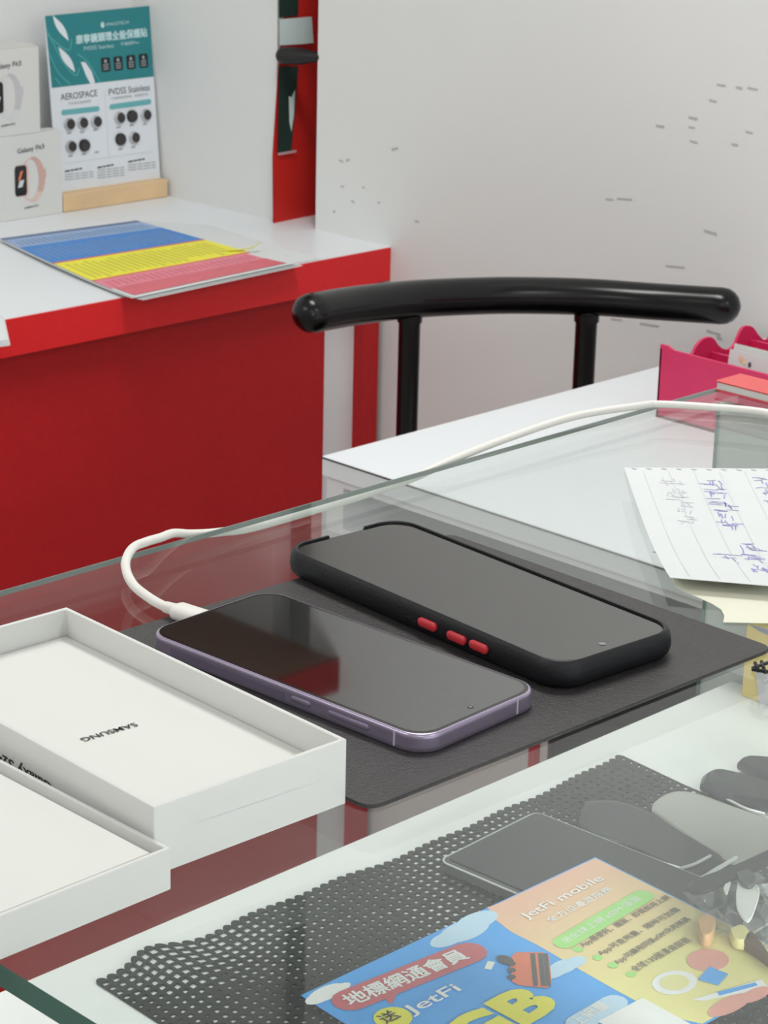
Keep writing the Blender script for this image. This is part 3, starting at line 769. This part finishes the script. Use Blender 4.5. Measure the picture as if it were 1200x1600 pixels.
# flat dark pack under the flyer
ca_, cb2 = at_z((690, 1340), SZ+11), at_z((838, 1266), SZ+11)
ax_ = (cb2-ca_); CW = ax_.length; cyaw = math.atan2(ax_.y, ax_.x)
cl = 150; ctr = (ca_+cb2)/2 + Vector((ax_.y, -ax_.x, 0)).normalized()*cl/2
t = thing('phone_case_pack', 'dark flat phone case pack in clear tray, half under the flyer', 'package', (ctr.x, ctr.y, SZ+4))
rr_ = lambda w, l, r, z: rrect(w, l, r, 6, ctr, cyaw, z)
MB().stack([rr_(CW+1, cl+1, 5, SZ+4.3), rr_(CW+3, cl+3, 6, SZ+5), rr_(CW+2, cl+2, 5, SZ+9), rr_(CW-1, cl-1, 5, SZ+10.2)]).build('tray', M['tray'], t, smooth=True)
MB().stack([rr_(CW-3, cl-3, 4, SZ+10), rr_(CW-3, cl-3, 4, SZ+11.2)]).build('panel', M['slate'], t, bevel=.3)
rim = [Vector((p.x, p.y, SZ+9.4)) for p in rr_(CW+1.6, cl+1.6, 5, 0)]
MB().tube(rim+[rim[0]], .55, 6).build('rim', M['ridge'], t, smooth=True, label='shiny clear rim')

def slab(name, px, z, h, m, label, cat, bev=1.0, group=None, parent=None, dome=0):
    pts = catmull([at_z(p, z+h) for p in px]+[at_z(px[0], z+h)], 5)[:-1]
    c = sum(pts, Vector())/len(pts)
    R = lambda k, zz: [Vector((p.x+(c.x-p.x)*k, p.y+(c.y-p.y)*k, zz)) for p in pts]
    mb = MB().stack([R(.04, z), R(0, z+h*.3), R(0, z+h*.7), R(.05, z+h), R(.12, z+h+dome)])
    o = mb.build(name, m, parent, smooth=True)
    if parent is None: tag(o, label, cat, group)
    return o
# plastic sleeve over the right end of the mesh
spx = [(915, 1251), (945, 1249), (972, 1252), (1017, 1269), (1070, 1302), (1128, 1338), (1110, 1355), (1089, 1372), (1060, 1357), (985, 1322), (909, 1293)]
t = thing('plastic_sleeve', 'smoky plastic sleeve lying over the right end of mesh mat', 'sleeve', at_z((1010, 1310), SZ+5))
slab('film', spx, SZ+4.6, 1.4, M['film'], '', '', parent=t)
rd = MB().tube(catmull([at_z(p, SZ+7) for p in ((905, 1300), (960, 1326), (1010, 1341), (1062, 1357))], 6), 1.0, 8)
rd.tube(catmull([at_z(p, SZ+7) for p in ((1062, 1357), (1085, 1350), (1110, 1337))], 6), .8, 8)
rd.tube(catmull([at_z(p, SZ+7.5) for p in ((990, 1338), (1050, 1362), (1088, 1374), (1120, 1358), (1150, 1340))], 6), 1.2, 8)
rd.build('seam', M['ridge'], t, smooth=True, label='bright welded seam')
slab('silicone_pad', [(1018, 1264), (1022, 1252), (1040, 1239), (1062, 1234), (1095, 1240), (1150, 1260), (1215, 1285), (1230, 1330), (1160, 1345), (1128, 1338), (1070, 1302)], SZ+.3, 3.2, M['pad'], 'warm grey rounded silicone pad beside the smoky sleeve on the shelf', 'pad')
for lab, px, rim in (('dark grey silicone strap with rounded end, the wider of two on shelf', [(1094, 1224), (1099, 1209), (1118, 1202), (1150, 1208), (1200, 1222), (1245, 1237), (1245, 1268), (1200, 1256), (1160, 1250), (1125, 1240)], [(1108, 1236), (1125, 1243), (1145, 1253), (1168, 1264), (1195, 1272)]),
                     ('narrow dark strap with pointed end behind the wider silicone strap', [(1152, 1190), (1160, 1185), (1180, 1183), (1245, 1193), (1245, 1226), (1190, 1209)], [(1166, 1201), (1180, 1207), (1200, 1214), (1225, 1222)])):
    t = thing('watch_strap', lab, 'strap', at_z(px[0], SZ+2), 'silicone straps on the shelf')
    slab('band', px, SZ+2, 4.5, M['strap'], '', '', parent=t, dome=1.5)
    MB().tube(catmull([at_z(p, SZ+4.5) for p in rim], 5), .7, 8).build('sleeve_rim', M['ridge'], t, smooth=True, label='shiny clear sleeve rim')

# crumpled clear bag at the right
rb = random.Random(11)
b = MB(); nU, nV = 16, 12; G = {}
quad = [at_z(p, SZ+18) for p in ((1072, 1388), (1225, 1318), (1260, 1490), (1118, 1446))]
for i in range(nU+1):
    for j in range(nV+1):
        u, v = i/nU, j/nV
        p = quad[0].lerp(quad[1], u).lerp(quad[3].lerp(quad[2], u), v)
        e = min(u, v, 1-u, 1-v)*2.2
        p.z = SZ+15+min(1, e)*10+rb.uniform(-5, 5)*min(1, e*2); p.x += rb.uniform(-3, 3); p.y += rb.uniform(-3, 3)
        G[i, j] = b.vert(p)
for i in range(nU):
    for j in range(nV): b.face((G[i, j], G[i+1, j], G[i+1, j+1], G[i, j+1]))
t = thing('plastic_bag', 'crumpled clear plastic bag with dark top band over the flyer corner', 'bag', at_z((1150, 1400), SZ+15))
b.build('film', M['clear'], t, fixn=False)
slab('top_band', [(1072, 1386), (1090, 1372), (1150, 1350), (1225, 1318), (1228, 1336), (1150, 1372), (1110, 1390), (1085, 1396)], SZ+26, 1.5, M['slate'], '', '', parent=t)
slab('white_insert', [(1150, 1392), (1158, 1371), (1186, 1386), (1180, 1420), (1168, 1440), (1152, 1420)], SZ+26, 1, M['fwhite'], '', '', parent=t)
slab('white_insert', [(1130, 1388), (1140, 1366), (1143, 1372), (1136, 1396)], SZ+26, 1, M['fwhite'], '', '', parent=t)
slab('buckle', [(1150, 1362), (1172, 1358), (1182, 1374), (1172, 1384), (1158, 1378)], SZ+27, 2, M['tray'], '', '', parent=t)
slab('charm', [(1090, 1440), (1100, 1430), (1118, 1436), (1112, 1462), (1096, 1462)], SZ+14.2, 5, M['tan'], 'small tan plastic charm on the flyer below the clear bag', 'charm', dome=1)
slab('charm', [(1140, 1452), (1160, 1446), (1174, 1462), (1164, 1472), (1146, 1468)], SZ+14.2, 4, M['paleyel'], 'small pale yellow charm at the flyer edge right of the tan one', 'charm', dome=1)
slab('charm', [(1160, 1470), (1172, 1455), (1200, 1490), (1215, 1512), (1190, 1490)], SZ+14.2, 4, mat('brown_plastic', (96, 66, 44), .4), 'dark brown charm strip under the right side of the clear bag', 'charm', dome=1)

# yellow retail carton standing on the shelf by the end panel
c0 = at_z((1158, 1087), SZ); X0 = c0.x
hz = at_x((1157, 972), X0).z
t = thing('carton', 'yellow retail carton with grey window near the right end of shelf', 'carton', (X0+8, c0.y-50, SZ))
MB().box(X0, X0+12, c0.y-110, c0.y, SZ+.1, hz).build('body', M['yellow_box'], t, bevel=.8)
yf = frame((X0-.3, c0.y, SZ), (0, -1, 0), (0, 0, 1))
pr = MB(); dpoly(pr, yf, [yf.inv(q) for q in ((1181, 1048), (1240, 1066), (1240, 1128), (1186, 1098))], 0, .2)
pr.build('window_print', M['greywin'], t, label='grey printed window'); pr = MB()
dpoly(pr, yf, [yf.inv(q) for q in ((1168, 974), (1240, 996), (1240, 1010), (1186, 986))], 0, .2)
pr.build('stripe_print', M['slateblue'], t, label='slate blue stripe')
rg = MB()
for (a, b2) in (((1175, 1044), (1216, 1030)), ((1180, 1036), (1186, 1050)), ((1190, 1034), (1196, 1052)), ((1176, 1046), (1216, 1052))):
    rg.tube([at_z(a, .9), at_z(((a[0]+b2[0])/2, (a[1]+b2[1])/2), 2.6), at_z(b2, .9)], .8, 8)
tag(rg.build('wire_clip', M['black'], smooth=True), 'tangled black wire clip on the glass at the right corner of leatherette mat', 'clip')

# ------------------------------------------------------------------ goods on the red counter
WT = -250
def fitbox(x0, x1, zb, zt, label, pink, px):
    t = thing('fitness_band_box', label, 'box', ((x0+x1)/2, 2432, zb), 'white fitness band boxes')
    MB().box(x0, x1, 2420, 2446, zb+.1, zt).build('carton', M['card'], t, bevel=.7)
    fr = frame((x0, 2419.8, zb), (1, 0, 0), (0, 0, 1)); w = x1-x0; h = zt-zb
    s1, s2 = (M['skin'], M['skin2']) if pink else (M['silver'], M['silver2'])
    pr = MB()
    cx, cy = w*.52, h*.46
    band = []
    outer = [(.46*w-cx+cx+ (.20*w)*math.cos(a)+.06*w, cy+.27*h*math.sin(a)) for a in [2*PI*k/28 for k in range(28)]]
    inner = [(.46*w+(.13*w)*math.cos(a)+.03*w, cy+.24*h*math.sin(a)) for a in [2*PI*k/28 for k in range(28)]]
    n = len(pr.v)
    for u, v in outer: pr.vert(fr(u, v, .15))
    for u, v in inner: pr.vert(fr(u, v, .15))
    for k in range(28):
        j = (k+1) % 28; pr.face((n+k, n+j, n+28+j, n+28+k), 1 if 0 <= k < 7 or k > 24 else 0)
    dpoly(pr, fr, [(w*.62, h*.44), (w*.74, h*.46), (w*.735, h*.56), (w*.62, h*.56)], 1, .2)
    dpoly(pr, fr, [(.245*w+x*.215*w, .27*h+y*.38*h) for x, y in [(.5+p.x, .5+p.y) for p in rrect(1.0, 1.0, .18, 4)]], 0, .25)
    dpoly(pr, fr, [(.235*w+x*.19*w, .28*h+y*.36*h) for x, y in [(.5+p.x, .5+p.y) for p in rrect(1.0, 1.0, .16, 4)]], 2, .35)
    dpoly(pr, fr, [(w*.285, h*.46), (w*.325, h*.475), (w*.37, h*.58), (w*.325, h*.57)], 3, .45)
    dpoly(pr, fr, [(w*.28, h*.38), (w*.35, h*.385), (w*.385, h*.47), (w*.31, h*.46)], 4, .45)
    pr.build('print', [s1, s2, M['bezel'], M['orange'], M['print_faint']], t)
    pr = MB()
    text(pr, fr, 'Galaxy Fit3', (w*.29, h*.765), (w*.72, h*.79), h*.075, 0, .3, .012)
    pr.build('lettering', M['print_grey'], t); pr = MB()
    text(pr, fr, 'SAMSUNG', (w*.38, h*.115), (w*.60, h*.128), h*.026, 0, .3, .012)
    pr.build('lettering', M['print_grey'], t)
fitbox(1744, 1843, WT, -141.5, 'white box with pink fitness band picture, lower of the stacked pair', True, None)
fitbox(1711, 1810, -141.3, -33, 'white box with silver fitness band picture, stacked on the pink band box', False, None)
# curved grey packet lying on the upper box
t2 = MB(); pts = [(1700, -33), (1812, -33), (1800, -28.5), (1785, -25.5), (1765, -24), (1740, -23.6), (1700, -24)]
t2.stack([[(x, y, z+.2) for x, z in pts] for y in (2424, 2444)])
tag(t2.build('pouch', mat('pale_grey_pouch', (208, 208, 206), .5)), 'flat pale grey pouch lying on top of the upper fitness band box', 'pouch')
MBw = MB().box(1844.5, 2021, 2419.5, 2446, WT+.1, -226)
tag(MBw.build('card_holder', M['wood'], bevel=1.5), 'pale wooden block holding the teal poster upright', 'holder')
PB = frame((1846, 2434, -249), (1, 0, .004), (.022, .105, 1))
QI = PB.inv
t = thing('poster', 'teal and white lens protector poster with sample rings in wooden block', 'poster', (1930, 2450, WT))
ptl, ptr = QI((70, 25)), QI((233, 9)); pbr = QI((252, 300)); pbl = (ptl[0]-4, 0)
PBY = min(pbr[1], 2)
b = MB(); corners = [(QI((84, 200))[0]-3, PBY), (QI((251, 290))[0], PBY), ptr, ptl]
b.stack([[PB(u, v, h) for u, v in corners] for h in (-2, 0)])
b.build('board', M['poster'], t)
pr = MB(); PM = [M['teal'], M['poster'], M['teal2'], M['icon'], M['pill'], M['print_mid'], M['print_grey'], M['print_faint'], M['mist']]
dpoly(pr, PB, [QI(q) for q in ((70, 25), (81, 137.5), (240, 119.5), (233, 9))], 0, .2)
def leaf(a, b2, w, m=1):
    a, b2 = Vector(QI(a)), Vector(QI(b2)); d = b2-a; q = Vector((-d.y, d.x)).normalized()*w; pts = []
    for k in range(11): s_ = k/10; pts.append(a+d*s_+q*math.sin(PI*s_)*(.6+.4*s_))
    for k in range(1, 10): s_ = 1-k/10; pts.append(a+d*s_-q*math.sin(PI*s_)*(.9-.3*s_))
    dpoly(pr, PB, pts, m, .35)
leaf((82, 24), (107, 64), 6.5); leaf((91, 73), (117, 113), 7); 
dpoly(pr, PB, [QI(q) for q in ((126, 97), (133, 97), (143, 112), (148, 128), (147, 130.5), (141, 131), (134, 118))], 1, .35)
for a in (((72, 45), (84, 70), (100, 100), (118, 118), (124, 106)), ((76, 80), (90, 112), (110, 132)), ((112, 60), (108, 78), (92, 70), (74, 54)), ((120, 84), (136, 96), (150, 118), (156, 129)), ((86, 122), (96, 134))):
    cc = catmull([(*QI(p), 0) for p in a], 5)
    for k in range(len(cc)-1): strip(pr, PB, cc[k].xy, cc[k+1].xy, 1.0, 2, .3)
for x, y in ((165, 101), (184.5, 99), (204.5, 97), (224, 95)):
    c = Vector(QI((x, y))); dpoly(pr, PB, [c+Vector((p.x, p.y)) for p in rrect(15.5, 18.5, 2.5, 3)], 3, .35)
    dpoly(pr, PB, ell(c+Vector((0, 4.5)), 2, 2.4), 5, .45)
    for dy in (0, -3, -6): strip(pr, PB, c+Vector((-4.5, dy)), c+Vector((4.5, dy+.2)), 1.1, 5, .45)
dpoly(pr, PB, ell(QI((160, 39)), 3.2, 4), 8, .35)
dpoly(pr, PB, pillshape(QI((99, 176)), QI((152, 170)), 3.5), 4, .3); dpoly(pr, PB, pillshape(QI((174, 167)), QI((233, 159)), 3.5), 4, .3)
strip(pr, PB, QI((163, 142)), QI((170, 248)), .7, 7, .25); strip(pr, PB, QI((99, 256)), QI((240, 236)), .7, 7, .25)
for x, y in ((108, 208), (128, 206.5), (149, 203), (110, 244), (131, 241), (151, 238), (185, 199), (205.5, 196), (226, 194), (188, 233), (208, 230)):
    a = Vector(QI((x, y))); strip(pr, PB, a+Vector((-3.5, 0)), a+Vector((3.5, .3)), 2.6, 5, .3)
for x0, x1, ys in ((101, 146, (268, 273, 277, 281)), (152, 194, (262, 266, 270, 274, 278)), (200, 243, (253, 258, 262, 266))):
    for k, y in enumerate(ys):
        a, b2 = Vector(QI((x0, y))), Vector(QI((x1 if k else x0+.6*(x1-x0), y-(x1-x0)*.11))); L_ = (b2-a)
        for s0, s1 in ((0, .3), (.34, .52), (.56, .8), (.84, 1)): strip(pr, PB, a+L_*s0, a+L_*s1, 1.3 if k else 2.2, 5 if k else 6, .3)
a, b2 = QI((106, 162.5)), QI((142, 157.5))
pr.build('print', PM, t)
pr = MB()
text(pr, PB, '康寧鏡頭環全能保護貼', QI((119, 69)), QI((230, 57)), 11.5, 0, .5, .03)
text(pr, PB, 'IMAGITECH', QI((166, 41)), QI((201, 37)), 4.4, 0, .5)
text(pr, PB, 'PVDSS Stainless', QI((131, 79)), QI((178, 74)), 5, 0, .5); text(pr, PB, '不鏽鋼Plus', QI((188, 72)), QI((217, 68.5)), 5, 0, .5)
pr.build('lettering', M['mist'], t); pr = MB()
text(pr, PB, 'AEROSPACE', QI((95, 157)), QI((152, 150)), 8.4, 1, .5); text(pr, PB, 'PVDSS Stainless', QI((170, 149)), QI((234, 141)), 8.4, 1, .5)
text(pr, PB, '航太鋁合金鏡頭環', QI((107, 164)), QI((142, 160)), 3.6, 2, .5); text(pr, PB, '不鏽鋼鏡頭環、耐磨防刮', QI((173, 156.5)), QI((231, 149)), 3.6, 2, .5)
pr.build('lettering', [M['mist'], M['print_grey'], M['print_mid']], t)
for x, y, big in ((108, 194, 0), (128.5, 192, 0), (150, 190, 0), (110.5, 229, 0), (131.5, 227, 1), (186.5, 184, 0), (206, 181.5, 1), (227.5, 179.5, 0), (188, 217.5, 1), (209.5, 215, 0)):
    c = QI((x, y)); r = 8.3
    rg = MB().stack([[PB(c[0]+q*math.cos(2*PI*k/24)-.6, c[1]+q*math.sin(2*PI*k/24), h) for k in range(24)] for q, h in ((r, .2), (r, 2.4), (r-.7, 3.2), (r-1.4, 3.2))])
    ro = rg.build('lens_ring', M['bezel'] if big else M['chrome'], t, smooth=True)
    rg = MB().stack([[PB(c[0]+q*math.cos(2*PI*k/24)+(0 if big else .9), c[1]+q*math.sin(2*PI*k/24), h) for k in range(24)] for q, h in ((r-(.4 if big else 1.5), 3.1), (r-(.9 if big else 2.0), 3.9))])
    rg.build('lens', M['dglass'], ro, smooth=True)

# colour-banded booklet hanging a little over the front edge
mA, mB, mC, mD = at_z((0, 372), WT+4), at_z((213, 344), WT+4), at_z((462, 412), WT+5), at_z((211, 463), WT+7)
def bk(u, v, h=0.0):
    p = mA.lerp(mB, u).lerp(mD.lerp(mC, u), v)
    p.z = WT + 3.2 + 3.0*math.sin(PI*v)*(1-u)*.6 + h + 2.2*max(0, v-.8)**2*25
    p += Vector((-10, 0, 0))*math.sin(PI*v)*(1-u)*.6
    return p
t = thing('booklet', 'price booklet with blue, yellow and pink bands on the red counter', 'booklet', (1760, 2160, WT))
def offs(dx, dy, dz): return lambda u, v, h=0.0: bk(u, v, h)+Vector((dx, dy, dz))
for k, (dx, dy, dz) in enumerate(((6, -6, -2.7), (3, -3, -1.8), (-2, 2, -.9))):
    bent_sheet(offs(dx, dy, dz), 10, 14, .2).build('page', M['paper'], t, smooth=True)
bent_sheet(bk, 10, 14, .2).build('cover', M['paper'], t, smooth=True)
pr = MB()
def band(v0, v1, m, u0=.0, u1=1.0, lift=.35, nu=8, nv=5):
    for i in range(nu):
        for j in range(nv):
            ua, ub = u0+(u1-u0)*i/nu, u0+(u1-u0)*(i+1)/nu; va, vb = v0+(v1-v0)*j/nv, v0+(v1-v0)*(j+1)/nv
            pr.poly([bk(ua, va, lift), bk(ub, va, lift), bk(ub, vb, lift), bk(ua, vb, lift)], m)
band(.0, .035, 1); band(.035, .17, 0); band(.17, .44, 2); band(.44, .455, 4); band(.455, .72, 3); band(.72, .735, 4); band(.735, .85, 5, u1=.97); band(.85, .975, 6, u0=.02, u1=.97, lift=.8, nv=9)
rl = random.Random(2)
for k in range(24):
    u = .04+.92*k/24
    band(.06+.02*rl.random(), .15, 7, u, u+.02, .5, 1, 2); band(.2+.04*rl.random(), .38+.04*rl.random(), 7, u, u+.012, .5, 1, 3)
    band(.48+.03*rl.random(), .66+.05*rl.random(), 8, u, u+.018, .5, 1, 3); band(.76, .82+.02*rl.random(), 6, u, u+.015, .5, 1, 2)
pr.build('print', [M['mag_head'], M['mag_dark'], M['mag_blue'], M['mag_yel'], M['mag_red'], M['mag_pink'], M['mag_pink2'], M['mag_ink'], M['mag_yink']], t, fixn=False)
w0, w1, w2, w3 = at_z((205, 343), WT+1), at_z((330, 352), WT+1), at_z((500, 404), WT+1), at_z((400, 420), WT+1)
tag(bent_sheet(lambda u, v: w0.lerp(w1, u).lerp(w3.lerp(w2, u), v)+Vector((0, 0, -.6)), 4, 4, .3).build('paper_sheet', M['paper']), 'plain white paper sheet peeking out right of the banded booklet', 'paper')
cp = catmull([at_z(p, z) for p, z in (((352, 390), WT+4), ((378, 389), WT+5), ((396, 385), WT+8), ((408, 377), WT+14))], 6)
cm = MB()
for k in range(len(cp)-1):
    a, b2 = cp[k], cp[k+1]; w = Vector((-6, -6, 0))*(1-.4*k/len(cp))
    cm.poly([a, b2, b2+w, a+w]); cm.poly([a+Vector((0, 0, .3)), a+w+Vector((0, 0, .3)), b2+w+Vector((0, 0, .3)), b2+Vector((0, 0, .3))])
cm.build('page_corner', M['mag_yel'], t, label='curled yellow page corner')
t = MB()
q = [at_z(p, WT+5) for p in ((-60, 500), (4, 494), (12, 532), (-60, 542))]
for k in range(3):
    dz = -4.6+k*2.0; sh = Vector((0, -2*(2-k), dz))
    t.stack([[p+sh for p in q], [p+sh+Vector((0, 0, 1.6)) for p in q]])
tag(t.build('paper_stack', M['paper']), 'small stack of white paper at the front left of the red counter', 'paper')

# ------------------------------------------------------------------ light
def area(name, loc, rot, sx, sy, power, col=(1, 1, 1)):
    l = bpy.data.lights.new(name, 'AREA'); l.shape = 'RECTANGLE'; l.size = sx; l.size_y = sy; l.energy = power; l.color = col
    o = bpy.data.objects.new(name, l); COL.objects.link(o); o.location = loc; o.rotation_euler = rot; return o
for x, y, p in ((-1.0, -1.4, 14), (1.0, -1.5, 14), (-1.0, 1.5, 16), (1.3, 1.2, 19)):
    area('ceiling_lamp', (x, y, 1.58), (0, 0, 0), .35, 1.25 if y != 1.2 else .7, p, (1, .99, .97))
area('shop_window_light', (.6, -2.55, .2), (math.radians(90), 0, 0), 3.4, 2.2, 6, (.95, .98, 1))
area('shelf_fill_light', (.62, .08, -.02), (math.radians(48), 0, 0), .5, .012, 2.3, (1, 1, .97))  # added unseen fill light under the glass, brightens the inner shelf
w = bpy.data.worlds.new('daylight'); bpy.context.scene.world = w; w.use_nodes = True
w.node_tree.nodes['Background'].inputs[0].default_value = (.9, .95, 1, 1); w.node_tree.nodes['Background'].inputs[1].default_value = .8

# ------------------------------------------------------------------ camera
cd = bpy.data.cameras.new('camera'); co = bpy.data.objects.new('camera', cd); COL.objects.link(co)
R = Matrix((RT, UP, -FW)).transposed().to_4x4()
co.matrix_world = Matrix.Translation(EYE*S) @ R
cd.sensor_fit = 'HORIZONTAL'; cd.sensor_width = 36; cd.lens = F/1200*36; cd.clip_start = .01; cd.clip_end = 50
cd.dof.use_dof = True; cd.dof.focus_distance = .90; cd.dof.aperture_fstop = 90
bpy.context.scene.camera = co
vs = bpy.context.scene.view_settings
vs.view_transform = 'Standard'; vs.look = 'None'; vs.gamma = 1; vs.use_curve_mapping = False; vs.exposure = .06
bpy.context.scene.cycles.transparent_max_bounces = 24
bpy.context.scene.cycles.max_bounces = 12
